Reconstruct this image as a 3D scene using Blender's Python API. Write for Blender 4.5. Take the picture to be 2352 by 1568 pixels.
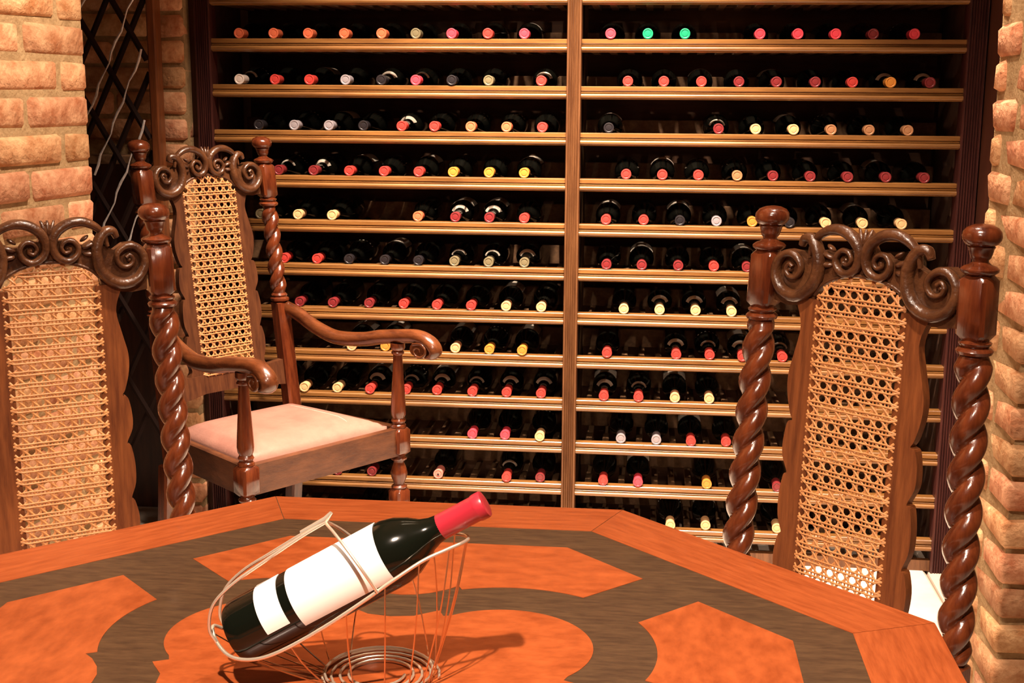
import bpy, math, random
from mathutils import Vector, Matrix
import numpy as np
random.seed(7)
for o in list(bpy.data.objects): bpy.data.objects.remove(o)
SC = bpy.context.scene
COL = SC.collection
HC = 1.4106                      # camera height above the floor
# ------------------------------------------------------------------ camera
YAW, PIT, ROL = -.1051, .1909, .0060
fw = Vector((math.sin(YAW)*math.cos(PIT), math.cos(YAW)*math.cos(PIT), -math.sin(PIT)))
rt0 = Vector((math.cos(YAW), -math.sin(YAW), 0)); up0 = rt0.cross(fw)
rt = math.cos(ROL)*rt0 + math.sin(ROL)*up0; up = -math.sin(ROL)*rt0 + math.cos(ROL)*up0
cam = bpy.data.cameras.new('camera'); co = bpy.data.objects.new('camera', cam); COL.objects.link(co)
cam.sensor_width = 36; cam.lens = 2960.457/2352*36; cam.clip_start = .05
M = Matrix(((rt.x, up.x, -fw.x, 0), (rt.y, up.y, -fw.y, 0), (rt.z, up.z, -fw.z, HC), (0, 0, 0, 1)))
co.matrix_world = M
cam.dof.use_dof = False
SC.camera = co
# ------------------------------------------------------------------ world and lamps
w = bpy.data.worlds.new('world'); SC.world = w; w.use_nodes = True
w.node_tree.nodes['Background'].inputs[0].default_value = (1, .7, .5, 1)
w.node_tree.nodes['Background'].inputs[1].default_value = .01
def spot(name, loc, aim, power, size, blend, rad, col=(1, .78, .61)):
    l = bpy.data.lights.new(name, 'SPOT'); l.energy = power; l.spot_size = math.radians(size); l.spot_blend = blend
    l.shadow_soft_size = rad; l.color = col
    o = bpy.data.objects.new(name, l); COL.objects.link(o); o.location = loc
    o.rotation_euler = (Vector(aim)-Vector(loc)).to_track_quat('-Z', 'Y').to_euler()
    return o
LAMPS = [((-.34, .32, 2.50), (-.33, 1.18, .8), 290, 74, .8, .022),
         ((-.30, 3.02, 2.52), (-.30, 3.60, .3), 260, 80, 1, .035),
         ((.62, 2.95, 2.52), (.84, 3.2, 0), 130, 44, .7, .03),
         ((-.50, 2.20, 2.52), (-1.30, 2.25, 1.35), 122, 76, .8, .04),  # added fill that brightens the left wall bricks, no visible source
         ((.12, 1.45, 2.52), (.12, 2.1, .8), 100, 96, 1, .04),  # added fill for the chair fronts, its source is unseen
         ((-.68, 3.02, 2.52), (-.68, 3.60, .3), 215, 76, 1, .035),
         ((.06, 3.02, 2.52), (.06, 3.60, .3), 245, 76, 1, .035),
         ((.30, 2.45, 2.52), (.78, 2.80, 1.2), 62, 90, 1, .035)]  # added fill that lifts the top of the right pier, unseen
for i, a in enumerate(LAMPS): spot('ceiling_spot_lamp', *a)
SC.view_settings.view_transform = 'Standard'; SC.view_settings.look = 'None'
SC.view_settings.gamma = 1; SC.view_settings.use_curve_mapping = False
SC.view_settings.exposure = 0.55

# ------------------------------------------------------------------ materials
def mat(name, col, rough=.5, metal=0, spec=.5, coat=0, col2=None, grain=None, scale=8, bump=0, bscale=60, stretch=(1, 1, 1), rand=0, coords='Object'):
    m = bpy.data.materials.new(name); m.use_nodes = True; nt = m.node_tree; N = nt.nodes; L = nt.links
    b = N['Principled BSDF']; b.inputs['Roughness'].default_value = rough; b.inputs['Metallic'].default_value = metal
    b.inputs['Specular IOR Level'].default_value = spec; b.inputs['Coat Weight'].default_value = coat; b.inputs['Coat Roughness'].default_value = .28 if name == 'rail_wood' else .12
    b.inputs['Base Color'].default_value = (*col, 1)
    tc = N.new('ShaderNodeTexCoord'); mp = N.new('ShaderNodeMapping'); mp.inputs['Scale'].default_value = stretch
    L.new(tc.outputs[coords], mp.inputs[0])
    last = None
    if col2:
        no = N.new('ShaderNodeTexNoise'); no.inputs['Scale'].default_value = scale; no.inputs['Detail'].default_value = 8; no.inputs['Roughness'].default_value = .65
        if coords == 'Object':
            oi = N.new('ShaderNodeObjectInfo'); ad = N.new('ShaderNodeVectorMath'); ad.operation = 'ADD'
            mu = N.new('ShaderNodeMath'); mu.operation = 'MULTIPLY'; mu.inputs[1].default_value = 37
            L.new(oi.outputs['Random'], mu.inputs[0]); L.new(mp.outputs[0], ad.inputs[0]); L.new(mu.outputs[0], ad.inputs[1]); L.new(ad.outputs[0], no.inputs[0])
        else: L.new(mp.outputs[0], no.inputs[0])
        rp = N.new('ShaderNodeValToRGB'); rp.color_ramp.elements[0].position = .33; rp.color_ramp.elements[1].position = .68
        rp.color_ramp.elements[0].color = (*col, 1); rp.color_ramp.elements[1].color = (*col2, 1)
        L.new(no.outputs[0], rp.inputs[0]); last = rp.outputs[0]
        if rand:
            oi2 = N.new('ShaderNodeObjectInfo'); hs = N.new('ShaderNodeHueSaturation')
            mr = N.new('ShaderNodeMapRange'); mr.inputs['To Min'].default_value = 1-rand; mr.inputs['To Max'].default_value = 1+rand*.8
            mh = N.new('ShaderNodeMapRange'); mh.inputs['To Min'].default_value = .5-rand*.045; mh.inputs['To Max'].default_value = .5+rand*.045
            ml = N.new('ShaderNodeMath'); ml.operation = 'MULTIPLY'; ml.inputs[1].default_value = 7.31; fr = N.new('ShaderNodeMath'); fr.operation = 'FRACT'
            L.new(oi2.outputs['Random'], mr.inputs[0]); L.new(oi2.outputs['Random'], ml.inputs[0]); L.new(ml.outputs[0], fr.inputs[0]); L.new(fr.outputs[0], mh.inputs[0])
            L.new(mr.outputs[0], hs.inputs['Value']); L.new(mh.outputs[0], hs.inputs['Hue']); L.new(last, hs.inputs['Color']); last = hs.outputs[0]
        L.new(last, b.inputs['Base Color'])
    if bump:
        n2 = N.new('ShaderNodeTexNoise'); n2.inputs['Scale'].default_value = bscale; n2.inputs['Detail'].default_value = 6
        L.new(mp.outputs[0], n2.inputs[0])
        bp = N.new('ShaderNodeBump'); bp.inputs['Strength'].default_value = bump; bp.inputs['Distance'].default_value = .0055 if name == 'brick' else .004
        L.new(n2.outputs[0], bp.inputs['Height']); L.new(bp.outputs[0], b.inputs['Normal'])
    return m
MT = dict(
 brick=mat('brick', (.40, .150, .060), .85, col2=(.74, .43, .23), scale=22, bump=1, bscale=70, rand=.22, spec=.2),
 mortar=mat('mortar', (.30, .19, .09), .95, col2=(.48, .33, .17), scale=30, bump=.8, bscale=120, spec=.1),
 chair=mat('chair_wood', (.060, .011, .004), .22, col2=(.165, .038, .011), scale=9, stretch=(6, 6, .8), bump=.12, bscale=40, coat=.5),
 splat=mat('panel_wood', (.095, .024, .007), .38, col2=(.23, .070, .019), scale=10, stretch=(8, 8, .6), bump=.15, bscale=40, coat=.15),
 seatw=mat('seat_frame_wood', (.055, .016, .006), .36, col2=(.14, .048, .017), scale=9, stretch=(1.5, 1.5, 5), bump=.12, bscale=60, coat=.2),
 crest=mat('carved_wood', (.045, .015, .006), .30, col2=(.125, .048, .018), scale=30, bump=.4, bscale=140, coat=.25),
 armw=mat('arm_wood', (.06, .015, .005), .26, col2=(.16, .048, .015), scale=12, stretch=(4, 1, 4), bump=.1, bscale=60, coat=.4),
 cane=mat('cane', (.52, .21, .065), .5, col2=(.70, .33, .125), scale=60),
 leather=mat('seat_leather', (.32, .148, .112), .33, col2=(.42, .21, .158), scale=9, bump=.15, bscale=160),
 rail=mat('rail_wood', (.15, .060, .014), .32, col2=(.31, .140, .037), scale=14, stretch=(.4, 5, 5), bump=.08, bscale=40, coat=.6),
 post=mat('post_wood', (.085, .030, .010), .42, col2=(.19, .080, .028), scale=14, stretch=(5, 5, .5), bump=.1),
 armsplat=mat('shaded_panel_wood', (.050, .015, .006), .4, col2=(.12, .042, .015), scale=10, stretch=(8, 8, .6), bump=.15, bscale=40, coat=.15),  # panel wood darkened in colour for the dimmer light on the armchair
 ribw=mat('thin_wire', (.80, .60, .42), .18, metal=1),
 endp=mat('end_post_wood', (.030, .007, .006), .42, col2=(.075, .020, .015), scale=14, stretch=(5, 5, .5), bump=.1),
 slat=mat('slat_wood', (.10, .048, .020), .75, col2=(.20, .105, .045), scale=14, stretch=(5, .5, 5)),  # tone lowered to deepen the shade inside the rack
 back=mat('back_wood', (.05, .020, .009), .8, col2=(.11, .048, .020), scale=5, stretch=(.6, 5, 5)),  # rack interior shade put into the wood colour
 dark=mat('dark_wood', (.045, .014, .008), .4, col2=(.09, .028, .014), scale=9, stretch=(5, 5, .6)),
 table=mat('table_veneer', (.235, .047, .011), .36, col2=(.36, .084, .022), scale=12, stretch=(1.2, 9, 9), bump=.05, bscale=40, coat=.12, spec=.3),
 burl=mat('table_burl', (.24, .048, .011), .36, col2=(.375, .086, .022), scale=26, stretch=(1, 1.8, 1), bump=.05, coat=.12, spec=.3),
 ebony=mat('table_dark_inlay', (.040, .019, .008), .5, col2=(.086, .045, .019), scale=30, stretch=(1, 5, 1), coat=.1),
 glass=mat('bottle_glass', (.004, .004, .003), .06, spec=.5),
 label=mat('label_paper', (.86, .84, .80), .6),
 olabel=mat('old_label_paper', (.46, .40, .32), .6, col2=(.62, .56, .46), scale=40),
 wire=mat('silver_wire', (.92, .80, .64), .30, metal=.75, spec=.8),
 iron=mat('dark_lattice_wood', (.022, .010, .007), .7, spec=.15),
 pale=mat('bar_highlight', (.92, .88, .84), .25, col2=(.55, .50, .46), scale=90),  # near-white colour standing for highlights on the lattice bars
 tile=mat('floor_tile', (.62, .52, .42), .35, col2=(.74, .64, .54), scale=6, rand=.06),
 grout=mat('floor_grout', (.20, .15, .11), .9),
 ceil=mat('ceiling_plaster', (.42, .32, .24), .9),
 plaster=mat('wall_plaster', (.36, .22, .12), .9, col2=(.46, .28, .16), scale=12),
 lamp=mat('lamp_trim', (.7, .6, .45), .3, metal=1),
)
em = bpy.data.materials.new('lamp_glow'); em.use_nodes = True
em.node_tree.nodes['Principled BSDF'].inputs['Emission Color'].default_value = (1, .8, .55, 1)
em.node_tree.nodes['Principled BSDF'].inputs['Emission Strength'].default_value = 6
MT['glow'] = em
CAPC = dict(r=(.52, .045, .035), p=(.80, .06, .09), o=(.72, .16, .07), g=(.01, .33, .16), y=(.72, .28, .045), c=(.76, .47, .22), h=(.82, .42, .20),
            w=(.80, .68, .60), s=(.34, .30, .32), d=(.015, .012, .014), k=(.18, .15, .08), m=(.20, .02, .022), b=(.46, .22, .10), t=(.80, .26, .20))
CAPN = dict(r='red', p='pink', o='orange-red', g='green', y='golden', c='cream', h='peach', w='white', s='silver', d='black', k='olive', m='maroon', b='copper', t='salmon')
CAPM = {k: mat('capsule_'+v.replace(' ', '_').replace('-', '_'), CAPC[k], .38, metal=.15 if k in 'sybw' else 0, coat=.2) for k, v in CAPN.items()}

# ------------------------------------------------------------------ mesh helpers
def mesh(name, V, F, m, smooth=None):
    me = bpy.data.meshes.new(name); me.from_pydata([tuple(v) for v in V], [], F); me.materials.append(m)
    if smooth is not None:
        me.polygons.foreach_set('use_smooth', [True]*len(me.polygons))
        if smooth < 180: me.set_sharp_from_angle(angle=math.radians(smooth))
    me.update(); return me
def fixn(me):
    import bmesh
    bm = bmesh.new(); bm.from_mesh(me); bmesh.ops.recalc_face_normals(bm, faces=bm.faces); bm.to_mesh(me); bm.free()
def ob(name, me, parent=None, loc=(0, 0, 0), rot=(0, 0, 0), scale=(1, 1, 1)):
    o = bpy.data.objects.new(name, me); COL.objects.link(o); o.parent = parent
    o.location = loc; o.rotation_euler = rot; o.scale = scale; return o
def tag(o, label=None, cat=None, group=None, kind=None):
    for k, v in (('label', label), ('category', cat), ('group', group), ('kind', kind)):
        if v: o[k] = v
    return o
def empty(name, loc=(0, 0, 0), rz=0): return ob(name, None, None, loc, (0, 0, rz))
class MB:
    def __init__(s): s.V = []; s.F = []
    def add(s, V, F):
        n = len(s.V); s.V += [tuple(v) for v in V]; s.F += [tuple(i+n for i in f) for f in F]
    def box(s, a, b, c=0):
        x0, y0, z0 = a; x1, y1, z1 = b
        if c <= 0:
            s.add([(x0, y0, z0), (x1, y0, z0), (x1, y1, z0), (x0, y1, z0), (x0, y0, z1), (x1, y0, z1), (x1, y1, z1), (x0, y1, z1)],
                  [(0, 3, 2, 1), (4, 5, 6, 7), (0, 1, 5, 4), (1, 2, 6, 5), (2, 3, 7, 6), (3, 0, 4, 7)]); return
        V, F = chbox(((x1-x0), (y1-y0), (z1-z0)), c); cx, cy, cz = (x0+x1)/2, (y0+y1)/2, (z0+z1)/2
        s.add([(v[0]+cx, v[1]+cy, v[2]+cz) for v in V], F)
    def lathe(s, prof, n=24, at=(0, 0), sq=None):
        V = []; F = []
        for (r, z) in prof:
            for i in range(n):
                a = 2*math.pi*i/n; V.append((at[0]+r*math.cos(a), at[1]+r*math.sin(a), z))
        for k in range(len(prof)-1):
            for i in range(n):
                j = (i+1) % n; F.append((k*n+i, k*n+j, (k+1)*n+j, (k+1)*n+i))
        F.append(tuple(range(n))[::-1]); F.append(tuple((len(prof)-1)*n+i for i in range(n)))
        s.add(V, F)
    def tube(s, pts, rad, n=8, flat=None, closed=False, cap=True):
        P = [Vector(p) for p in pts]; N = len(P); R = rad if hasattr(rad, '__len__') else [rad]*N
        T = []
        for i in range(N):
            a = P[(i-1) % N] if (i > 0 or closed) else P[i]; b = P[(i+1) % N] if (i < N-1 or closed) else P[i]
            T.append((b-a).normalized())
        ref = Vector(flat) if flat else None
        u = None; V = []; F = []
        for i in range(N):
            t = T[i]
            if ref is not None: v_ = ref; u_ = v_.cross(t).normalized(); nrm = v_
            else:
                if u is None:
                    u = t.orthogonal().normalized()
                else:
                    u = (u - t*u.dot(t)).normalized()
                u_ = u; nrm = t.cross(u)
            r = R[i]; ra, rb = (r if hasattr(r, '__len__') else (r, r))
            for k in range(n):
                a = 2*math.pi*k/n; V.append(P[i] + u_*(ra*math.cos(a)) + nrm*(rb*math.sin(a)))
        for i in range(N if closed else N-1):
            ii = (i+1) % N
            for k in range(n):
                j = (k+1) % n; F.append((i*n+k, i*n+j, ii*n+j, ii*n+k))
        if cap and not closed: F.append(tuple(range(n))[::-1]); F.append(tuple((N-1)*n+k for k in range(n)))
        s.add(V, F)
    def prism(s, poly, y0, y1, plane='xz'):
        n = len(poly)
        f = (lambda p, y: (p[0], y, p[1])) if plane == 'xz' else ((lambda p, y: (y, p[0], p[1])) if plane == 'yz' else (lambda p, y: (p[0], p[1], y)))
        V = [f(p, y0) for p in poly]+[f(p, y1) for p in poly]
        F = [tuple(range(n)), tuple(range(n, 2*n))[::-1]]+[(i, i+n, (i+1) % n+n, (i+1) % n) for i in range(n)]
        s.add(V, F)
    def mesh(s, name, m, smooth=None):
        me = mesh(name, s.V, s.F, m, None); fixn(me)
        if smooth is not None:
            me.polygons.foreach_set('use_smooth', [True]*len(me.polygons))
            if smooth < 180: me.set_sharp_from_angle(angle=math.radians(smooth))
        return me
    def ob(s, name, m, parent=None, smooth=None, **k): return ob(name, s.mesh(name, m, smooth), parent, **k)
def chbox(d, c):
    # box with chamfered edges: 24 vertices
    hx, hy, hz = d[0]/2, d[1]/2, d[2]/2; V = []; idx = {}
    for sx in (-1, 1):
        for sy in (-1, 1):
            for sz in (-1, 1):
                for ax in range(3):
                    p = [sx*(hx-c), sy*(hy-c), sz*(hz-c)]; p[ax] = (sx*hx, sy*hy, sz*hz)[ax]
                    idx[(sx, sy, sz, ax)] = len(V); V.append(tuple(p))
    F = []
    for ax in range(3):
        o = [a for a in range(3) if a != ax]
        for s in (-1, 1):
            q = []
            for a, b in ((-1, -1), (1, -1), (1, 1), (-1, 1)):
                k = [0, 0, 0]; k[ax] = s; k[o[0]] = a; k[o[1]] = b; q.append(idx[(*k, ax)])
            F.append(tuple(q))
    for ax in range(3):
        o = [a for a in range(3) if a != ax]
        for a in (-1, 1):
            for b in (-1, 1):
                q = []
                for s, w_ in ((-1, o[0]), (1, o[0]), (1, o[1]), (-1, o[1])):
                    k = [0, 0, 0]; k[ax] = s; k[o[0]] = a; k[o[1]] = b; q.append(idx[(*k, w_)])
                F.append(tuple(q))
    for sx in (-1, 1):
        for sy in (-1, 1):
            for sz in (-1, 1): F.append(tuple(idx[(sx, sy, sz, a)] for a in range(3)))
    return V, F
def spline(pts, per=8, closed=False):
    P = [np.array(p, float) for p in pts]; out = []; n = len(P)
    for i in range(n if closed else n-1):
        p0 = P[(i-1) % n] if (closed or i > 0) else 2*P[0]-P[1]; p1 = P[i]; p2 = P[(i+1) % n]; p3 = P[(i+2) % n] if (closed or i < n-2) else 2*P[-1]-P[-2]
        for k in range(per):
            t = k/per; out.append(.5*((2*p1)+(-p0+p2)*t+(2*p0-5*p1+4*p2-p3)*t*t+(-p0+3*p1-3*p2+p3)*t**3))
    if not closed: out.append(P[-1])
    return out

# ------------------------------------------------------------------ the setting
mb = MB(); mb.box((-3, -1.6, -.06), (3, 5, -.012)); fl = mb.ob('floor', MT['grout']); tag(fl, kind='structure')
tv = []
for k in range(4):
    V, F = chbox((.392, .392, .03), .006)
    V = [(v[0]+random.uniform(-.002, .002), v[1]+random.uniform(-.002, .002), v[2]+(random.uniform(-.001, .001))) for v in V]
    me = mesh('tile', V, F, MT['tile'], None); fixn(me); tv.append(me)
for i in range(-6, 5):
    for j in range(0, 11):
        ob('tile', random.choice(tv), fl, ((i+.5)*.4+.06, (j+.5)*.4-.17, -.015))
mb = MB(); mb.box((-3, -1.6, 2.56), (3, 5, 2.62)); tag(mb.ob('ceiling', MT['ceil']), kind='structure')
mb = MB(); mb.box((-3, -1.66, 0), (3, -1.6, 2.56)); tag(mb.ob('wall_behind', MT['plaster']), kind='structure')
mb = MB(); mb.box((1.9, -1.6, 0), (1.96, 2.55, 2.56)); tag(mb.ob('wall_right_side', MT['plaster']), kind='structure')
mb = MB(); mb.box((-3, 4.32, 0), (3, 4.38, 2.56)); tag(mb.ob('wall_back', MT['plaster']), kind='structure')

BR = []
for k in range(14):
    V, F = chbox((1, 1, 1), .5)
    # chamfer is given per-axis below so bricks keep even rounding when scaled
    BR.append(random.random())
def brick_mesh(l, d, h, sub=3):
    # rounded tumbled brick on a coarse grid, irregular; l along x, d along y, h along z (y- side shows)
    c = .009; V, F = chbox((l, d, h), c)
    rr = random.Random(random.random())
    tw = rr.uniform(-.012, .012)
    out = []
    for v in V:
        out.append((v[0]+rr.uniform(-.0028, .0028), v[1]+rr.uniform(-.0026, .0026), v[2]+rr.uniform(-.0024, .0024)+tw*v[0]*.4))
    me = mesh('brick', out, F, MT['brick'], None); fixn(me)
    me.polygons.foreach_set('use_smooth', [True]*len(me.polygons)); me.set_sharp_from_angle(angle=math.radians(62))
    return me
POOL = {}
def brick(parent, c, l, d, h, rz):
    key = (round(l, 3), round(d, 3), round(h, 3))
    if key not in POOL or len(POOL[key]) < 6: POOL.setdefault(key, []).append(brick_mesh(l, d, h)); me = POOL[key][-1]
    else: me = random.choice(POOL[key])
    flip = random.choice((0, 1))
    o = ob('brick', me, parent, (c[0], c[1], c[2]+random.uniform(-.002, .002)), (random.uniform(-.012, .012)+math.pi*flip, random.uniform(-.016, .016), rz+random.uniform(-.008, .008)))
    return o
CH = .075; BH = .063
# left brick wall: corner at (-1.24,2.80), the face runs towards the camera
def face_wall(name, corner, d, n, length, ncourse, z0, patt, depth=.1):
    """bricks along direction d (unit, from the corner), face normal n; patt(k) -> list of lengths from the corner"""
    d = Vector((*d, 0)).normalized(); n = Vector((*n, 0)).normalized()
    c = Vector((*corner, 0)); th = .14; rec = .007
    a = c + d*.012 - n*rec; b = c + d*length - n*rec; e = b - n*th; f_ = c + d*.012 - n*(th+rec)
    P = [(p.x, p.y) for p in (a, b, e, f_)]
    mb = MB(); mb.prism(P, 0, 2.56, 'xy'); wl = mb.ob(name, MT['mortar']); tag(wl, kind='structure')
    ang = math.atan2(d.y, d.x)
    for k in range(ncourse):
        x = 0; z = z0+k*CH+BH/2
        for l in patt(k):
            if x >= length: break
            j = random.uniform(-.004, .004)
            ctr = c + d*(x+l/2) - n*(depth/2 - random.uniform(-.002, .003)); 
            brick(wl, (ctr.x, ctr.y, z), l-.011, depth, BH, ang)
            x += l
    return wl
def pattL(k):
    return ([.105]+[.222]*12) if k % 2 else ([.222]*12)
dn = Vector((-.18, -.98)).normalized()
face_wall('wall_left', (-1.24, 2.80), dn, (.98, -.18), 1.35, 29, -.018, pattL)
# right pier: side face (towards -x) and front face (towards the camera)
far, near = Vector((.707, 2.83)), Vector((.723, 2.553))
mb = MB(); mb.prism([(far.x+.008, far.y-.004), (near.x+.010, near.y+.011), (1.9, near.y+.011), (1.9, far.y-.004)], 0, 2.56, 'xy')
pier = mb.ob('wall_right', MT['mortar']); tag(pier, kind='structure')
dp = (near-far).normalized(); np_ = Vector((-dp.y, dp.x))*-1   # outward (-x)
if np_.x > 0: np_ = -np_
angp = math.atan2(dp.y, dp.x)
for k in range(33):
    z = -.01+k*CH+BH/2
    if k % 2:
        segs = [(0, .062, .1), (.062, .215, .1)]; cx = .110
    else:
        segs = [(0, .136, .1), (.136, .141, .215)]; cx = .225
    for s0, l, dep in segs:
        c = far + dp*(s0+l/2) - np_*(dep/2-random.uniform(-.002, .003))
        if s0+l > .27:   # corner bricks show on both faces and sit square to the front
            brick(pier, (near.x+dep/2+random.uniform(-.002, .002), near.y+(l-.006)/2+random.uniform(-.002, .002), z), dep, l-.006, BH, 0)
        else: brick(pier, (c.x, c.y, z), l-.011, dep, BH, angp)
    x = near.x+cx
    while x < 1.85:
        l = min(.222, 1.88-x)
        if l > .05: brick(pier, (x+l/2, near.y+.05+random.uniform(-.002, .002), z), l-.011, .1, BH, 0)
        x += .222
# far left brick wall with a niche under a ledge; its end shows as a narrow brick column beside the rack
mb = MB(); mb.box((-2.6, 3.765, 1.21), (-1.372, 3.95, 2.56)); mb.box((-1.46, 3.766, 0), (-1.3725, 3.95, 1.2095))
wb = mb.ob('wall_left_far', MT['mortar']); tag(wb, kind='structure')
for k in range(29):
    z = -.01+k*CH+BH/2
    if z > 1.24:
        x = -1.367
        for l in ([.105]+[.222]*3 if k % 2 else [.222]*3):
            brick(wb, (x-l/2, 3.80, z), l-.011, .09, BH, 0); x -= l
    else: brick(wb, (-1.367-.05, 3.80, z), .1-.006, .09, BH, 0)
mb = MB(); mb.box((-2.6, 3.70, 1.195), (-1.462, 3.95, 1.222), .004); tag(mb.ob('trim_ledge', MT['slat']), kind='structure')
mb = MB(); mb.box((-2.6, 4.1, 0), (-1.46, 4.14, 1.2)); tag(mb.ob('wall_niche', MT['dark']), kind='structure')
mb = MB(); mb.box((-1.372, 3.812, 0), (-1.349, 4.2, 2.56)); tag(mb.ob('trim_panel', MT['dark']), kind='structure')
mb = MB(); mb.box((.925, 2.835, 0), (.985, 4.32, 2.56)); tag(mb.ob('wall_right_far', MT['dark']), kind='structure')

# ------------------------------------------------------------------ iron lattice door in the left recess
gt = empty('lattice_door', (-1.7, 3.69, 0)); tag(gt, 'narrow dark lattice door of crossed bars with highlights added as wavy pale rods beside left brick wall', 'door')
def G(p, y=3.66): return (p[0]+1.7, y-3.69, p[1]+HC)
mb = MB(); mb.box((-1.445+1.7, -.03, 0), (-1.419+1.7, .02, 2.5), .004); mb.ob('frame_post', MT['splat'], gt)
mb = MB(); mb.box((-2.3+1.7, -.03, 0), (-2.26+1.7, .02, 2.5), .004); mb.ob('frame_post', MT['endp'], gt)
def rodline(x0, z0, slope, z1, wob, r, m, y, name):
    # line going down-left; slope = dx/dz
    pts = []; z = z0; i = 0
    while z > z1:
        pts.append(G((x0+(z-z0)*slope+math.sin(i*1.9+x0*40)*wob, z), y)); z -= .03; i += 1
    if len(pts) < 2: return
    mb = MB(); mb.tube(pts, [r*(1+.35*math.sin(k*1.3)) if wob else r for k in range(len(pts))], 6); mb.ob(name, m, gt, 60)
sl = (-1.474+1.614)/(.255+.049)
for x0, za, zb in ((-1.447, .95, -1.0), (-1.447, .62, -1.1), (-1.447, .315, -.07+-.02), (-1.452, .115, -.27), (-1.452, -.085, -.75), (-1.452, -.28, -.95)):
    xx = x0
    lim = zb
    rodline(xx, za, sl, lim, .004, .0032, MT['pale'], 3.645, 'highlight_rod')  # bright rods drawn in place of the highlights along the bars
for k in range(9):
    z0 = .9-k*.225
    pts = [G((-1.72+.0, z0+.33), 3.668), G((-1.45, z0-.14+.0), 3.668)]
    mb = MB(); mb.tube(pts, [(.009, .004)]*2, 4, flat=(0, 1, 0)); mb.ob('lattice_bar', MT['iron'], gt)
for k in range(9):
    z0 = .95-k*.225
    pts = [G((-1.447, z0), 3.68), G((-1.72, z0-.56), 3.68)]
    mb = MB(); mb.tube(pts, [(.009, .004)]*2, 4, flat=(0, 1, 0)); mb.ob('lattice_bar', MT['iron'], gt)

# ------------------------------------------------------------------ wine rack
D = 3.8
rk = empty('wine_rack', (-.225, D, 0)); tag(rk, 'tall wall-sized wooden wine rack with moulded shelf rails and fluted posts', 'wine rack')
OX, OY = .225, -D
def fluted(name, x0, x1, yf, m, n=5):
    w_ = x1-x0; pr = [(x0, yf+.004), (x0+.002, yf)]
    s = (w_-.010)/n
    for i in range(n):
        a = x0+.005+i*s
        pr += [(a+s*.10, yf), (a+s*.2, yf+.003), (a+s*.5, yf+.0052), (a+s*.8, yf+.003), (a+s*.90, yf)]
    pr += [(x1-.002, yf), (x1, yf+.004), (x1, yf+.06), (x0, yf+.06)]
    mb = MB(); mb.prism([(p[0]+OX, p[1]+OY) for p in pr], 0, 2.45, 'xy'); mb.ob(name, m, rk)
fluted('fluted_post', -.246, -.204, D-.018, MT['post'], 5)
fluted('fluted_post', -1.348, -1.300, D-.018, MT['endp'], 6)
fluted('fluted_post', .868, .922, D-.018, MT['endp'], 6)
PR = [(.026, 0), (-.003, 0), (-.005, -.002), (-.005, -.012), (-.002, -.0145), (.0005, -.0155), (-.003, -.0165), (-.0045, -.018), (-.003, -.0195), (-.001, -.0205)]+[(-.0045-.0068*math.cos(math.radians(a)), -.0272-.0068*math.sin(math.radians(a))) for a in range(-75, 91, 15)]+[(.002, -.0355), (.004, -.037), (.026, -.037)]
BAYS = [(-1.30, -.246), (-.204, .868)]
zr = lambda k: (.0748-.035*k)*D+HC
for bi, (x0, x1) in enumerate(BAYS):
    mb = MB(); mb.prism([(p[0], p[1]) for p in PR], 0, x1-x0, 'yz'); rm = mb.mesh('shelf_rail', MT['rail'], 35)
    mb = MB(); mb.box((0, 0, -.028), (x1-x0, .018, .032), .002); bm_ = mb.mesh('rear_rail', MT['slat'])
    for k in range(-5, 13):
        z = zr(k)
        if z > 2.4: continue
        ob('shelf_rail', rm, rk, (x0+OX, 0, z))
        ob('rear_rail', bm_, rk, (x0+OX, .312, z))
        if k >= -2: pass
    mb = MB(); mb.box((x0+OX, .36, 0), (x1+OX, .38, 2.45)); mb.ob('back_panel', MT['back'], rk)
mb = MB(); mb.box((0, .022, -.036), (.020, .305, -.0248), .002); sm = mb.mesh('slat', MT['slat'])
up_ = MB()
for bi, (x0, x1) in enumerate(BAYS):
    n = 20; s = .0525
    for k in range(-5, 13):
        z = zr(k)
        if z > 2.4: continue
        for i in range(n):
            x = x0+.018+i*s + (.006 if bi else 0)
            if x > x1-.022: continue
            if k >= 6: ob('slat', sm, rk, (x+OX, 0, z))
            else: up_.box((x+OX, .022, z-.036), (x+.02+OX, .305, z-.0248))
tag(up_.ob('slat', MT['slat'], rk), 'thin front-to-back slats of the upper shelves', kind='stuff')
mb = MB(); mb.box((-1.30+OX, .0, 0), (-.246+OX, .02, zr(12)-.065)); mb.ob('base_board', MT['post'], rk)
mb = MB(); mb.box((-.204+OX, .0, 0), (.868+OX, .02, zr(12)-.065)); mb.ob('base_board', MT['post'], rk)
mb = MB(); mb.box((-1.348+OX, -.03, 2.45), (.922+OX, .38, 2.52), .004); mb.ob('cornice', MT['post'], rk)
for xx in (-1.345, -.235, .88):
    mb = MB(); mb.box((xx+OX, .042, 0), (xx+.02+OX, .36, 2.45)); mb.ob('side_panel', MT['back'], rk)

# ------------------------------------------------------------------ bottles lying in the rack (neck towards the room, local -y)
def yl(prof, n=20):
    mb = MB(); mb.lathe(prof, n); return mb
def roty(me):
    me.transform(Matrix.Rotation(math.radians(90), 4, 'X')); return me      # +z -> -y
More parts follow.
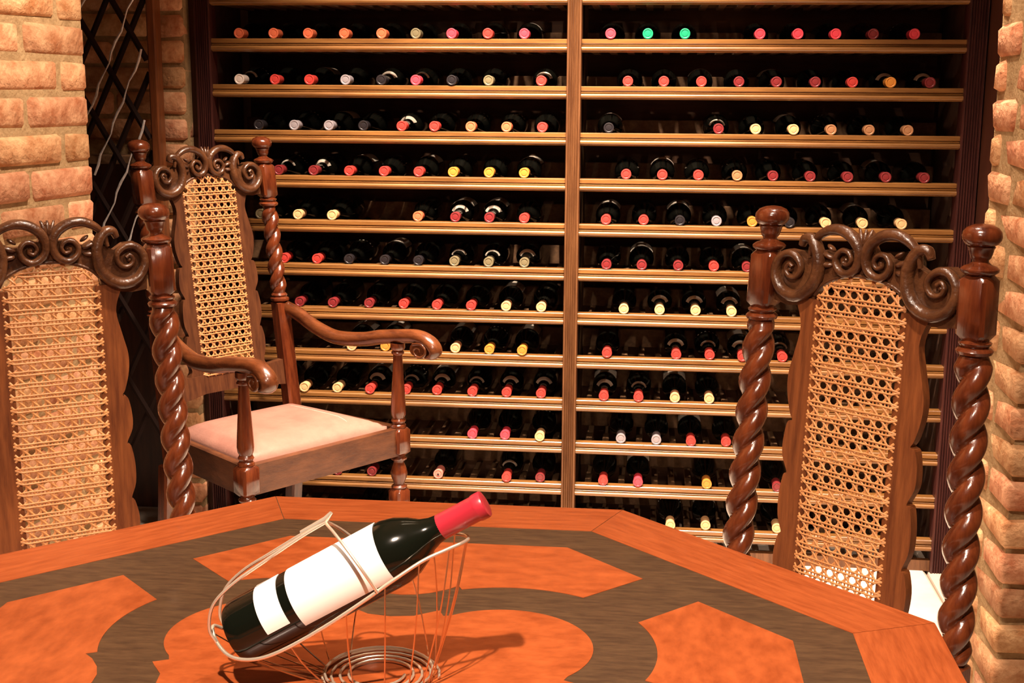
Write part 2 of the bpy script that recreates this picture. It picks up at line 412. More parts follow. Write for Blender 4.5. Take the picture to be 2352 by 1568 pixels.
# body: y 0 is the cap face; bottle extends back 0.30
bodyp = [(.0125, -.004), (.0125, -.085), (.0135, -.095), (.022, -.110), (.032, -.125), (.0375, -.145), (.038, -.16), (.038, -.285), (.036, -.297), (.02, -.30)]
burgp = [(.0125, -.004), (.0128, -.06), (.0165, -.085), (.025, -.11), (.035, -.14), (.039, -.165), (.0395, -.19), (.0395, -.285), (.037, -.297), (.02, -.30)]
capp = [(.0135, -.055), (.0137, -.0075), (.0150, -.0065), (.0152, -.002), (.0148, -.0006), (.0128, 0), (.0110, -.0004), (.0100, -.0016), (.0085, -.0016), (.0078, -.0006), (.004, -.0003)]
glassm = [roty(yl(p[::-1]).mesh('glass', MT['glass'], 50)) for p in (bodyp, burgp)]
capm = {k: roty(yl(capp).mesh('capsule', CAPM[k], 40)) for k in CAPM}
def labband(m, y0, y1, r0, r1, half, name='label'):
    mb = MB(); n = 14
    V = []; F = []
    for i in range(n+1):
        a = math.pi/2 + (i/n-.5)*2*half
        for (r, y) in ((r0+.0007, y0), (r1+.0007, y1), (r1, y1), (r0, y0)): V.append((r*math.cos(a), y, r*math.sin(a)))
    for i in range(n):
        for k in range(4): F.append((i*4+k, i*4+(k+1) % 4, (i+1)*4+(k+1) % 4, (i+1)*4+k))
    F += [(0, 1, 2, 3), (n*4+3, n*4+2, n*4+1, n*4)]
    mb.add(V, F); return mb.mesh(name, m, 60)
labm = [labband(MT['olabel'], .104, .116, .019, .0265, 1.25, 'neck_label'), labband(MT['olabel'], .098, .108, .021, .0245, 1.25, 'neck_label')]
bodl = labband(MT['olabel'], .175, .265, .0383, .0383, 1.1, 'label')
tri = MB(); tri.prism([(-.004, -.0035), (.004, -.0035), (0, .0045)], -.0012, -.0004, 'xz'); trim = tri.mesh('printed_mark', CAPM['d'])
ROWS = {
 1: ("-1.218o -1.112o -1.008o -0.901o -0.789o -0.688k -0.583p -0.476r -0.371p", "-0.122p -0.016g 0.089g 0.300p 0.405p 0.510p 0.614m 0.726p"),
 2: ("-1.220wL -1.112r -1.007r -0.899s -0.793dL -0.689pL -0.582d -0.474k -0.320rL", "-0.070r 0.033r 0.140r 0.246m 0.352m 0.460m 0.564r 0.669yL 0.776mL"),
 3: ("-1.166d -1.058s -0.953s -0.849d -0.733rL -0.634r -0.527o -0.421o -0.316r", "-0.122d 0.193mL 0.299c 0.405c 0.511b 0.618b 0.724b"),
 4: ("-1.108mL -1.001mL -0.893r -0.787r -0.682r -0.579y -0.472y -0.368y", "-0.069r 0.036r 0.140r 0.251b 0.354m 0.459m 0.564m 0.672m 0.778m"),
 5: ("-1.169k -1.054c -0.947c -0.686o -0.573mL -0.471mL -0.367r", "-0.125r -0.015r 0.091d 0.197s 0.300y 0.406d 0.509c 0.614c 0.723c"),
 6: ("-1.100r -0.997r -0.900d -0.790d -0.687d -0.577kL -0.473kL -0.366kL", "-0.121m -0.017m 0.090m 0.194r 0.290m"),
 7: ("-1.054m -0.950m -0.839m -0.733r -0.630r -0.526r -0.420h -0.314h", "-0.067c 0.039cL 0.145cL 0.250cL"),
 8: ("-0.894h -0.791y -0.575h -0.470y -0.370y", "-0.114r 0.092rL 0.191rL 0.287rL 0.404rL"),
 9: ("-1.154c -1.045c -0.942c -0.839rL -0.728rL -0.632rL -0.522rL -0.417rL -0.312rL", "-0.121rL -0.017rL 0.092h 0.194h"),
 10: ("-0.522p -0.421p -0.314c", "-0.067s 0.040s 0.144r 0.249r"),
 11: ("-0.947m -0.839m -0.629t -0.415rL -0.312m", "-0.118r -0.012p 0.196y 0.406m"),
 12: ("-0.866s", "0.090c 0.197c 0.306c 0.412c")}
ORD = ['', 'first', 'second', 'third', 'fourth', 'fifth', 'sixth', 'seventh', 'eighth', 'ninth', 'tenth', 'eleventh', 'twelfth']
for k, (a, b) in ROWS.items():
    for bi, txt in enumerate((a, b)):
        toks = txt.split()
        for i, t in enumerate(toks):
            L = t.endswith('L'); t = t.rstrip('L'); c = t[-1]; x = float(t[:-1])
            r = .0153; root = ob('wine_bottle', None, None, (x, D-.002+random.uniform(-.006, .006), zr(k)+r), (0, 0, random.uniform(-.012, .012)))
            g = random.choice((0, 0, 1))
            ob('glass', glassm[g], root); ob('capsule', capm[c], root, rot=(0, random.uniform(0, 6), 0))
            if L: ob('neck_label', labm[g], root)
            if random.random() < .3: ob('label', bodl, root)
            if c == 't': ob('printed_mark', trim, root)
            side = 'left' if bi == 0 else 'right'
            if len(toks) == 1: pos = 'only one'
            elif i == len(toks)-1: pos = 'last at right'
            else: pos = ORD[i+1]+' from left'
            lab = '%s capped bottle%s, %s, %s row from top, %s rack half' % (CAPN[c], ' with pale collar' if L else '', pos, ORD[k], side)
            tag(root, lab, 'bottle', 'wine bottles lying in the wall rack')

# ------------------------------------------------------------------ chairs
def twist_mb(z0, z1, R=.0285, pitch=.15, per=.0028, n=28, sgn=1, ph=0):
    V = []; F = []; N = int((z1-z0)/per)
    for i in range(N+1):
        z = z0+(z1-z0)*i/N; phi = ph+2*math.pi*z/pitch
        e = min(i/N, 1-i/N)*(z1-z0); k = min(1, e/.02)
        for j in range(n):
            a = 2*math.pi*j/n; c = abs(math.cos(a-phi))
            r = R*(.50+.50*c**.72)*k + (1-k)*R*.74
            V.append((r*math.cos(a), r*math.sin(a), z))
    for i in range(N):
        for j in range(n):
            q = (j+1) % n; F.append((i*n+j, i*n+q, (i+1)*n+q, (i+1)*n+j))
    F.append(tuple(range(n))[::-1]); F.append(tuple(N*n+j for j in range(n)))
    mb = MB(); mb.add(V, F); return mb
def octblock(mb, z0, z1, h=.0245, ch=.012, cx=0, cy=0):
    # square block with chamfered ends and soft corners
    V = []; F = []; c = .006
    def ring(s, z, cc):
        return [(cx+x, cy+y, z) for x, y in ((s-cc, -s), (s, -s+cc), (s, s-cc), (s-cc, s), (-s+cc, s), (-s, s-cc), (-s, -s+cc), (-s+cc, -s))]
    L = [ring(h*.70, z0, h*.38), ring(h, z0+ch, c), ring(h, z1-ch, c), ring(h*.70, z1, h*.38)]
    for l in L: V += l
    for k in range(3):
        for i in range(8): j = (i+1) % 8; F.append((k*8+i, k*8+j, (k+1)*8+j, (k+1)*8+i))
    F.append(tuple(range(8))[::-1]); F.append(tuple(24+i for i in range(8))); mb.add(V, F)
def shear(me, m): me.transform(m); return me
def make_chair(name, loc, rz, label, arms=False, H=0.0, hs=.46, dep=.42, wf=.50, wb=.203, splay=.022, tilt=.053, lift=0, scale=1, drop=0):
    root = ob(name, None, None, loc, (0, 0, rz), (scale,)*3); tag(root, label, 'chair', 'carved cane-back chairs round the table')
    W = MT['chair']
    def place(me):      # tilt the back: y grows with height above the seat
        Mx = Matrix.Identity(4); Mx[1][2] = tilt; Mx[1][3] = -tilt*(hs+lift)+0; me.transform(Mx); return me
    up = H+lift
    # back posts ------------------------------------------------
    for s in (-1, 1):
        zt = 1.212+up
        mb = MB(); octblock(mb, 1.031+up, 1.139+up, .0245)
        mb.lathe([(.018, 1.008+up), (.027, 1.012+up), (.029, 1.017+up), (.026, 1.021+up), (.021, 1.023+up), (.025, 1.027+up), (.026, 1.030+up), (.020, 1.034+up), (.02, 1.037+up)], 24)
        bot = .735+up-.06 if arms else .51+lift
        ztw = .79+lift+.02 if arms else .52+lift
        post_z0 = hs+lift-.10
        # lower square part of the post down to the floor
        lo = (.0215, ztw)
        Vb = []
        mb2 = MB(); n0 = ztw if not arms else .80+lift
        octblock(mb2, post_z0, n0-.012, .0225, .006)
        me = mb2.mesh('post_block', W, 35); 
        # splay: x shift with height
        def sp(me):
            Mx = Matrix.Identity(4); Mx[0][2] = -s*splay/.6; Mx[0][3] = s*(wb+splay/.6*(1.2+up)); me.transform(Mx); return place(me)
        rg = MB()
        if arms: rg.lathe([(.02, .785+lift), (.028, .790+lift), (.0285, .796+lift), (.022, .801+lift), (.025, .806+lift), (.020, .812+lift)], 20)
        pst = ob('back_post', sp(mb.mesh('back_post', W, 40)), root)
        tm = twist_mb((.81+lift) if arms else ztw-.01, 1.012+up, R=.0295 if not arms else .0255, pitch=(.100 if arms else .118), ph=(0 if s < 0 else 1.1))
        ob('twisted_shaft', sp(tm.mesh('twisted_shaft', W, 180)), pst)
        ob('lower_shaft', sp(me), pst)
        if arms: ob('turned_ring', sp(rg.mesh('turned_ring', W, 40)), pst)
        fm = MB(); fm.lathe([(.014, 1.134+up), (.024, 1.137+up), (.029, 1.141+up), (.0295, 1.145+up), (.025, 1.149+up), (.017, 1.152+up), (.0125, 1.156+up), (.0125, 1.159+up), (.0155, 1.162+up), (.0175, 1.168+up),
                             (.0195, 1.176+up), (.0215, 1.179+up), (.020, 1.181+up), (.0255, 1.184+up), (.0295, 1.190+up), (.0305, 1.196+up), (.0290, 1.203+up), (.024, 1.209+up), (.014, 1.2135+up), (.003, 1.215+up)], 28)
        ob('finial', sp(fm.mesh('finial', W, 45)), pst)
        # rear leg
        lg = MB(); octblock(lg, drop, hs+lift-.09, .021, .004)
        Mx = Matrix.Translation((s*(wb+.02), 0, 0)); m_ = lg.mesh('leg', W, 35); m_.transform(Mx)
        Sh = Matrix.Identity(4); Sh[1][2] = -.10; Sh[1][3] = .10*(hs+lift-.09); m_.transform(Sh); ob('leg', m_, root)
    # splat stiles ----------------------------------------------
    zc0 = (.505 if not arms else .605)+lift      # bottom of the cane opening
    ztop = 1.064+up
    def stile(s):
        inner = .079
        pts = [(s*inner, ztop-.004), (s*inner, zc0)]
        # scalloped outer edge
        edge = []
        span = ztop - zc0; rnd = [(.150, 0), (.138, .02), (.129, .055), (.138, .10), (.147, .14), (.146, .175), (.137, .21), (.131, .222), (.141, .228), (.147, .26), (.146, .29), (.134, .318), (.141, .324), (.147, .36), (.146, .40), (.136, .43), (.142, .436), (.149, .47), (.146, .51), (.138, .54), (.150, .56), (.155, .60)]
        f_ = span/.56
        e = [(s*(x-.012), ztop-z*f_) for x, z in rnd if ztop-z*f_ > zc0-.001]
        ee = [(s*(rnd[0][0]-.012), ztop)]+[p for p in spline([(p[0], p[1]) for p in e], 4)]+[(s*.135, zc0)]
        poly = pts+[tuple(p) for p in ee[::-1]]
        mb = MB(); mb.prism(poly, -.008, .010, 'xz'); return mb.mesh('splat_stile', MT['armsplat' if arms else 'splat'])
    for s in (-1, 1): ob('splat_stile', place(stile(s)), root)
    # bottom rail of the back
    zb = zc0
    xr = wb+.016
    poly = [(-xr, zb-.07), (-.13, zb-.058), (-.09, zb-.05), (.09, zb-.05), (.13, zb-.058), (xr, zb-.07), (xr, zb+.012), (.13, zb+.002), (.078, zb+.004), (-.078, zb+.004), (-.13, zb+.002), (-xr, zb+.012)]
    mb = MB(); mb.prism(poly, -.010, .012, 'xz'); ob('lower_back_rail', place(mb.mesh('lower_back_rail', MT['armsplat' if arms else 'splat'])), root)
    # crest ------------------------------------------------------
    def arch(x): return 1.058+.050*math.sqrt(max(0, 1-(x/.095)**2))
    low = [(-.180, 1.050), (-.150, 1.044), (-.115, 1.048), (-.096, 1.056)]+[(x/1000, arch(x/1000)) for x in range(-90, 91, 15)]+[(.096, 1.056), (.115, 1.048), (.150, 1.044), (.180, 1.048)]
    top = [(.183, 1.125), (.160, 1.142), (.138, 1.140), (.120, 1.128), (.110, 1.132), (.096, 1.140), (.080, 1.148), (.066, 1.140), (.050, 1.142), (.035, 1.152), (.018, 1.150), (.010, 1.165), (.006, 1.180), (0, 1.186)]
    top = top+[(-x, z) for x, z in top[-2::-1]]
    poly = [(x, z+up) for x, z in low]+[(x, z+up) for x, z in top]
    mb = MB(); mb.prism(poly, -.006, .014, 'xz'); cr = ob('crest_rail', place(mb.mesh('crest_rail', MT['crest'])), root)
    # carved relief on the crest
    yF = -.010
    for s in (-1, 1):
        inn = [(.108, 1.136, .004), (.102, 1.158, .0055), (.085, 1.176, .008), (.060, 1.185, .0095), (.034, 1.181, .0100), (.013, 1.165, .0098), (.006, 1.143, .0088), (.013, 1.122, .0078), (.032, 1.112, .0070), (.049, 1.121, .0062), (.053, 1.137, .0055), (.043, 1.150, .0050), (.029, 1.149, .0045), (.022, 1.138, .0042), (.028, 1.128, .0040), (.037, 1.131, .0040), (.037, 1.138, .0042)]
        out = [(.126, 1.152, .006), (.119, 1.165, .0085), (.104, 1.164, .010), (.092, 1.148, .0105), (.086, 1.124, .0110), (.091, 1.096, .0115), (.108, 1.073, .0115), (.134, 1.063, .0112), (.160, 1.071, .0105), (.175, 1.092, .0095), (.175, 1.116, .0085), (.161, 1.133, .0075), (.142, 1.135, .0068), (.127, 1.124, .0060), (.124, 1.109, .0055), (.134, 1.096, .0050), (.148, 1.097, .0046), (.155, 1.108, .0044), (.149, 1.118, .0042), (.141, 1.113, .0042)]
        for q in (inn, out):
            P = spline(q, 6)
            pts = [(s*p[0], yF-.002*min(1, i/30), p[1]+up) for i, p in enumerate(P)]
            mb = MB(); mb.tube(pts, [(p[2], p[2]*1.15+.001) for p in P], 10, flat=(0, 1, 0))
            ob('scroll_carving', place(mb.mesh('scroll_carving', MT['crest'], 80)), cr)
        for (x, z, rx, rz, an) in ((.148, 1.108, .006, .006, 0), (.034, 1.135, .006, .006, 0), (.072, 1.139, .014, .0055, .35), (.074, 1.123, .014, .0055, -.1), (.066, 1.153, .010, .004, .6)):
            V = []; F = []; nu, nv = 12, 6
            for i in range(nv+1):
                t = math.pi/2*i/nv
                for j in range(nu):
                    a = 2*math.pi*j/nu; u_, v_ = rx*math.cos(t)*math.cos(a), rz*math.cos(t)*math.sin(a)
                    V.append((s*(x+u_*math.cos(an)-v_*math.sin(an)), -.006-.009*math.sin(t), z+up+u_*math.sin(an)+v_*math.cos(an)))
            for i in range(nv):
                for j in range(nu): F.append((i*nu+j, i*nu+(j+1) % nu, (i+1)*nu+(j+1) % nu, (i+1)*nu+j))
            mb = MB(); mb.add(V, F); ob('carved_leaf', place(mb.mesh('carved_leaf', MT['crest'], 80)), cr)
    mb = MB()
    for an in (-.5, 0, .5):
        mb.tube([(math.sin(an)*.001, -.008, 1.150+up), (math.sin(an)*.012, -.012, 1.172+up), (math.sin(an)*.026, -.009, 1.190+up)], [(.003, .003), (.0055, .005), (.002, .002)], 8, flat=(0, 1, 0))
    ob('carved_leaf', place(mb.mesh('carved_leaf', MT['crest'], 80)), cr)
    # moulded arch bead round the cane
    mb = MB(); mb.tube([(x/1000, -.008, arch(x/1000)+.003+up) for x in range(-94, 95, 8)], .0035, 6); ob('arch_bead', place(mb.mesh('arch_bead', MT['crest'], 80)), cr)
    # cane ------------------------------------------------------
    mb = MB(); p_ = .0232; g = .0036; wid = .086; cz0 = zc0-.004; ctop = 1.105+up
    def inside(x, z):
        if abs(x) > wid or z < cz0: return False
        zs = ctop-.050
        return z < zs or (x/wid)**2+((z-zs)/.050)**2 < 1
    rr = random.Random(5)
    def strand(x0, z0, dx, dz, off, r=(.0020, .0008), q=0):
        L_ = .9; run = None; st = .0025; n = int(L_/st)
        ins = [i for i in range(-n, n+1) if inside(x0+dx*i*st, z0+dz*i*st)]
        if len(ins) < 3: return
        a, b = ins[0]-2.2, ins[-1]+2.2
        ends = []
        pa = (x0+dx*a*st, z0+dz*a*st); pb = (x0+dx*b*st, z0+dz*b*st)
        N = max(2, int(math.hypot(pb[0]-pa[0], pb[1]-pa[1])/(p_*.5)))
        pts = []
        for i in range(N+1):
            t = i/N; e = min(1, min(t, 1-t)*N)
            pts.append((pa[0]+(pb[0]-pa[0])*t + dz*q*e, -.0098+(off+.0006*math.sin(i*3.1))*e+.002*(1-e), pa[1]+(pb[1]-pa[1])*t + dx*q*e + rr.uniform(-.0004, .0004)))
        mb.tube(pts, [r]*len(pts), 4, flat=(0, 1, 0))
    ctr = (ctop+cz0)/2
    for i in range(-4, 5):
        for q in (-g, g): strand(i*p_, ctr, 0, 1, -.0006, (.0017, .0008), q)
    nz = int((ctop-cz0)/p_)+1
    for j in range(nz):
        z = cz0+(j+.4)*p_
        for q in (-g, g): strand(0, z, 1, 0, -.0030, (.0018, .0008), q)
    zc = cz0+.4*p_
    for j in range(-6, nz+6):
        z = zc+(j+.5)*p_
        for sg, of in ((1, -.0001), (-1, -.0018)): strand(0, z, .7071, sg*.7071, of, (.0021, .0009))
    ob('cane_panel', place(mb.mesh('cane_panel', MT['cane'])), root)
    # seat ------------------------------------------------------
    z1 = hs+lift; z0 = z1-.085
    fx, bx = wf/2, wb+.02
    def rail(a, b, hgt=.08, th=.024, nm='seat_rail'):
        a = Vector(a); b = Vector(b); d = (b-a).normalized(); n = Vector((-d.y, d.x, 0))*th/2
        P = [a-n, b-n, b+n, a+n]; mb = MB(); mb.prism([(p.x, p.y) for p in P], z1-hgt, z1, 'xy'); ob(nm, mb.mesh(nm, MT['seatw']), root)
    rail((-fx+.012, -dep-.004, 0), (fx-.012, -dep-.004, 0)); rail((-bx, 0, 0), (bx, 0, 0))
    rail((-fx+.002, -dep+.01, 0), (-bx+.002, -.01, 0)); rail((fx-.002, -dep+.01, 0), (bx-.002, -.01, 0))
    # cushion: domed drop-in pad
    nx, ny = 26, 22; V = []; F = []
    def cp(u, v):
        y = -dep+.026+(dep-.045)*v; hw = (fx-.026)*(1-v)+(bx-.020)*v
        # round the corners
        return (u*hw, y)
    for j in range(ny+1):
        v = j/ny
        for i in range(nx+1):
            u = -1+2*i/nx; x, y = cp(u, v)
            e = min(1-abs(u), 2*min(v, 1-v)); hgt = .034*(1-(1-min(1, e/.55))**2.4) + .006*(1-u*u)*(1-(2*v-1)**2)
            V.append((x, y, z1+.002+hgt))
    for j in range(ny):
        for i in range(nx): a = j*(nx+1)+i; F.append((a, a+1, a+nx+2, a+nx+1))
    per = [i for i in range(nx+1)]+[(j*(nx+1)+nx) for j in range(1, ny+1)]+[ny*(nx+1)+i for i in range(nx-1, -1, -1)]+[j*(nx+1) for j in range(ny-1, 0, -1)]
    b0 = len(V)
    for i in per: x, y, z = V[i]; V.append((x, y, z1-.02))
    for k in range(len(per)): q = (k+1) % len(per); F.append((per[k], b0+k, b0+q, per[q]))
    F.append(tuple(b0+k for k in range(len(per))))
    mb = MB(); mb.add(V, F); cu = ob('seat_cushion', mb.mesh('seat_cushion', MT['leather'], 75), root)
    if arms:
        # stitched seam across the pad
        pts = []
        for k in range(15):
            v = k/14; y = -dep+.03+(dep-.07)*v; x = .135-.02*v
            u = x/((fx-.026)*(1-v)+(bx-.02)*v); e = min(1-abs(u), 2*min(v, 1-v)); hgt = .034*(1-(1-min(1, e/.55))**2.4)+.006*(1-u*u)*(1-(2*v-1)**2)
            pts.append((x, y, z1+.0022+hgt))
        mb = MB(); mb.tube(pts, .0008, 5); ob('seam', mb.mesh('seam', MT['olabel']), cu)
    # front legs ------------------------------------------------
    for s in (-1, 1):
        mb = MB(); cx, cy = s*fx*.985, -dep
        L0 = lift
        octblock(mb, .385+L0, .462+L0+(hs-.46), .0265, .010, cx, cy)
        mb.lathe([(.016, .368+L0), (.022, .371+L0), (.0235, .375+L0), (.019, .379+L0), (.017, .383+L0), (.02, .388+L0)], 20, (cx, cy))
        mb.lathe([(.014, .283+L0), (.022, .287+L0), (.023, .291+L0), (.0165, .296+L0), (.0155, .302+L0), (.022, .317+L0), (.0245, .330+L0), (.022, .345+L0), (.0165, .358+L0), (.015, .365+L0), (.017, .370+L0)], 20, (cx, cy))
        octblock(mb, .20+L0, .288+L0, .0245, .012, cx, cy)
        mb.lathe([(.016, drop+.055), (.0245, drop+.075), (.021, .11+L0), (.0165, .145+L0), (.0215, .155+L0), (.0165, .165+L0), (.016, .205+L0)], 20, (cx, cy))
        mb.lathe([(.018, drop), (.028, drop+.008), (.030, drop+.025), (.026, drop+.045), (.016, drop+.058)], 20, (cx, cy))
        ob('leg', mb.mesh('leg', W, 40), root)
    mb = MB(); mb.tube(spline([(-fx*.94, -dep, .20+lift), (-fx*.5, -dep, .203+lift), (0, -dep, .207+lift), (fx*.5, -dep, .203+lift), (fx*.94, -dep, .20+lift)], 6), [(.013, .011)]*25, 10, flat=(0, 1, 0)); ob('stretcher', mb.mesh('stretcher', W, 60), root)
    for s in (-1, 1):
        mb = MB(); mb.tube([(s*fx*.985, -dep+.02, .13+lift), (s*(fx*.96), -dep*.6, .13+lift), (s*(wb+.02), -.0+.02, .13+lift)], .012, 10); ob('stretcher', mb.mesh('stretcher', W, 60), root)
    if arms:
        for s in (-1, 1):
            # local point on the arm: t = distance from the back post in the plane towards the front leg
            A = Vector((s*(wb+.015), 0, 0)); B = Vector((s*fx, -dep, 0)); d = (B-A).normalized()
            prof = [(.004, .768, .016, .022), (.05, .752, .017, .022), (.105, .722, .0185, .021), (.165, .702, .021, .021), (.225, .700, .023, .0215), (.30, .708, .024, .021), (.36, .721, .0245, .021),
                    (.43, .731, .0245, .0205), (.49, .737, .0245, .020), (.535, .728, .0245, .019), (.558, .707, .024, .017), (.552, .690, .022, .012), (.535, .684, .020, .007)]
            P = spline(prof, 6)
            pts = [A + d*p[0] + Vector((0, tilt*max(0, p[1]-hs)*max(0, 1-p[0]/.15), p[1]+lift)) for p in P]
            mb = MB(); nrm = Vector((-d.y, d.x, 0))
            mb.tube(pts, [(p[3], p[2]) for p in P], 16, flat=tuple(nrm))
            arm_ = ob('armrest', mb.mesh('armrest', MT['armw'], 80), root)
            # volute on each side of the hand hold
            for sd in (-1, 1):
                sp_ = [(.495, .722), (.520, .726), (.538, .715), (.538, .698), (.522, .688), (.504, .692), (.498, .705), (.507, .714), (.518, .711), (.520, .703)]
                Q = spline(sp_, 5); pp = [A+d*p[0]+nrm*sd*.0215+Vector((0, 0, p[1]+lift-.004)) for p in Q]
                mb = MB(); mb.tube(pp, [.0048-.0022*i/len(pp) for i in range(len(pp))], 8); ob('volute', mb.mesh('volute', MT['armw'], 80), arm_)
            mb = MB(); cpt = A+d*.500+Vector((0, 0, lift)); 
            mb.tube([cpt-nrm*.0215+Vector((0, 0, .704)), cpt+nrm*.0215+Vector((0, 0, .704))], .017, 18); mb.tube([A+d*.52-nrm*.021+Vector((0, 0, .702+lift)), A+d*.52+nrm*.021+Vector((0, 0, .702+lift))], .020, 18)
            ob('volute_eye', mb.mesh('volute_eye', MT['armw'], 40), arm_)
            # turned arm support
            mb = MB(); L0 = lift; cx, cy = s*fx*.985, -dep
            mb.lathe([(.020, .463+L0), (.0225, .468+L0), (.0215, .474+L0), (.017, .478+L0), (.019, .482+L0), (.0215, .486+L0), (.019, .491+L0), (.0165, .495+L0)], 22, (cx, cy))
            mb.lathe([(.017, .494+L0), (.021, .503+L0), (.0225, .515+L0), (.0215, .54+L0), (.0175, .60+L0), (.0135, .672+L0), (.0135, .680+L0)], 12, (cx, cy))
            mb.lathe([(.0135, .678+L0), (.018, .682+L0), (.0185, .686+L0), (.0145, .690+L0), (.019, .694+L0), (.021, .700+L0), (.021, .712+L0)], 22, (cx, cy))
            ob('arm_support', mb.mesh('arm_support', MT['chair'], 30), root)
    return root
zf = 0
lift = 1.4106*.025/.975
th = .94
make_chair('armchair', (-1.166, 3.476, 0), th, 'dark carved armchair with narrow cane back and pink leather seat, before the rack', arms=True, H=.062, hs=.466, dep=.422, wf=.54, wb=.208, splay=.006, tilt=.131, lift=lift, scale=.975)
make_chair('dining_chair', (.341, 2.173, 0), -.754, 'high-backed cane dining chair with twisted posts at right table edge, beside brick pier')
lt = math.radians(36)
u = Vector((math.cos(lt), math.sin(lt), 0)); b_ = Vector((-u.y, u.x, 0))
P0 = Vector((-.871, 2.201, 0))*1.095 - u*.200 - b_*(.053*.74)
make_chair('dining_chair', (P0.x, P0.y, 0), lt, 'high-backed cane dining chair at left, cut by picture edge, before brick wall', scale=.985)

# ------------------------------------------------------------------ octagonal table
TZ = .75
tb = empty('octagonal_table', (-.332, 1.45, 0)); tag(tb, 'octagonal wooden table with orange veneer and dark lobed inlay bands', 'table')
T0 = Vector((-.332, 1.45))
# outer corner positions measured on the top, completed by symmetry
Cx, Cy = -.330, 1.318
def octa(ap, half): return [(-half, ap), (half, ap), (ap, half), (ap, -half), (half, -ap), (-half, -ap), (-ap, -half), (-ap, half)]
k_ = 1.1266
cx = (-.598-.042)/2; 
S = dict(outer=(.700, .290), b1=(.580, .240), b2=(.500, .207))
C0 = Vector((-.324, 1.300)); C0 = Vector((cx+.003, 2.000-.693))
DX, DY = C0.x-T0.x, C0.y-T0.y
ap0, ap1, ap2 = .693, .584, .507
o0 = octa(ap0, ap0*math.tan(math.pi/8)); o1 = octa(ap1, ap1*math.tan(math.pi/8)); o2 = octa(ap2, ap2*math.tan(math.pi/8))
def tpoly(poly, z0, z1, name, m, grain=0):
    """flat piece of the top; grain = direction of the wood grain (object is rotated so that local x is the grain)"""
    c, s = math.cos(-grain), math.sin(-grain)
    cxm = sum(p[0] for p in poly)/len(poly); cym = sum(p[1] for p in poly)/len(poly)
    Q = [((p[0]-cxm)*c-(p[1]-cym)*s, (p[0]-cxm)*s+(p[1]-cym)*c) for p in poly]
    mb = MB(); mb.prism(Q, z0, z1, 'xy'); return mb.ob(name, m, tb, None, loc=(cxm+DX, cym+DY, 0), rot=(0, 0, grain))
mb = MB(); oo = [(p[0]*.9985, p[1]*.9985) for p in o0]
mb.prism([(p[0]+DX, p[1]+DY) for p in oo], TZ-.028, TZ-.0006, 'xy'); mb.ob('tabletop', MT['ebony'], tb)
mb = MB(); mb.prism([(p[0]*.975+DX, p[1]*.975+DY) for p in o0], TZ-.045, TZ-.028, 'xy'); mb.ob('edge_moulding', MT['chair'], tb)
mb = MB(); mb.prism([(p[0]*.90+DX, p[1]*.90+DY) for p in o0], TZ-.12, TZ-.045, 'xy'); mb.ob('apron', MT['chair'], tb)
e = .0006
for i in range(8):
    a, b = Vector(o0[i]), Vector(o0[(i+1) % 8]); c, d = Vector(o1[(i+1) % 8]), Vector(o1[i]); t = (b-a).normalized()*e
    tpoly([tuple(a+t), tuple(b-t), tuple(c-t), tuple(d+t)], TZ-.004, TZ, 'border_board', MT['table'], math.atan2((b-a).y, (b-a).x))
# lobed band: lobe circles on the diagonals
LC = .151; RO = .190; RI = .113
sw = .052             # half width of the spokes on the diagonals
R2 = 1/math.sqrt(2)
def outer_arc():
    """outer edge of the band for the top side, left spoke to right spoke, in table coordinates"""
    pts = []
    # right lobe from the spoke edge to the cusp
    c = Vector((LC, LC))
    # spoke edge: points with (x - y)/sqrt2 = -sw  (upper side)
    a0 = math.pi/4+math.asin(sw/RO); a1 = None
    right = []
    a = a0
    while True:
        p = (c.x+RO*math.cos(a), c.y+RO*math.sin(a))
        if p[0] < .078 or a > math.pi*1.1: break
        right.append(p); a += .06
    tip = (.072, right[-1][1]+.012)
    mid = [(x, right[-1][1]+.010-.038*(1-(x/.072)**2)) for x in (.06, .04, .02, 0, -.02, -.04, -.06)]
    L = [(-p[0], p[1]) for p in right[::-1]]
    return right+[tip]+mid+[(-tip[0], tip[1])]+L
oa = outer_arc()
# panel on the top side: band 2 corners, continued along the diagonal sides to the spoke
h2 = ap2*math.tan(math.pi/8)
mp = Vector((ap2*R2, ap2*R2)); td = Vector((-R2, R2))
pe = mp+td*sw
panel = [(-pe.x, pe.y), (-h2, ap2), (h2, ap2), (pe.x, pe.y)]+oa
for i in range(4):
    a = -i*math.pi/2; c, s = math.cos(a), math.sin(a)
    tpoly([(p[0]*c-p[1]*s, p[0]*s+p[1]*c) for p in panel], TZ-.004, TZ, 'veneer_panel', MT['burl'], a)
inn = []
for q in range(4):
    rot = -q*math.pi/2; c_, s_ = math.cos(rot), math.sin(rot); pts = []
    c = Vector((LC, LC)); a = math.pi*1.1
    lob = []
    a = math.pi*.95
    while a > -math.pi*.45:
        p = (c.x+RI*math.cos(a), c.y+RI*math.sin(a))
        if p[0] >= .078 and p[1] >= .078: lob.append(p)
        a -= .08
    y0 = lob[0][1]
    pts += [(-.052, y0+.008), (-.03, y0-.008), (0, y0-.013), (.03, y0-.008), (.052, y0+.008), (.060, y0+.013), (.068, y0-.004)]+lob+[(y0-.004, .068), (y0+.013, .060)]
    inn += [(p[0]*c_-p[1]*s_, p[0]*s_+p[1]*c_) for p in pts]
tpoly(inn, TZ-.004, TZ, 'centre_medallion', MT['burl'], .1)
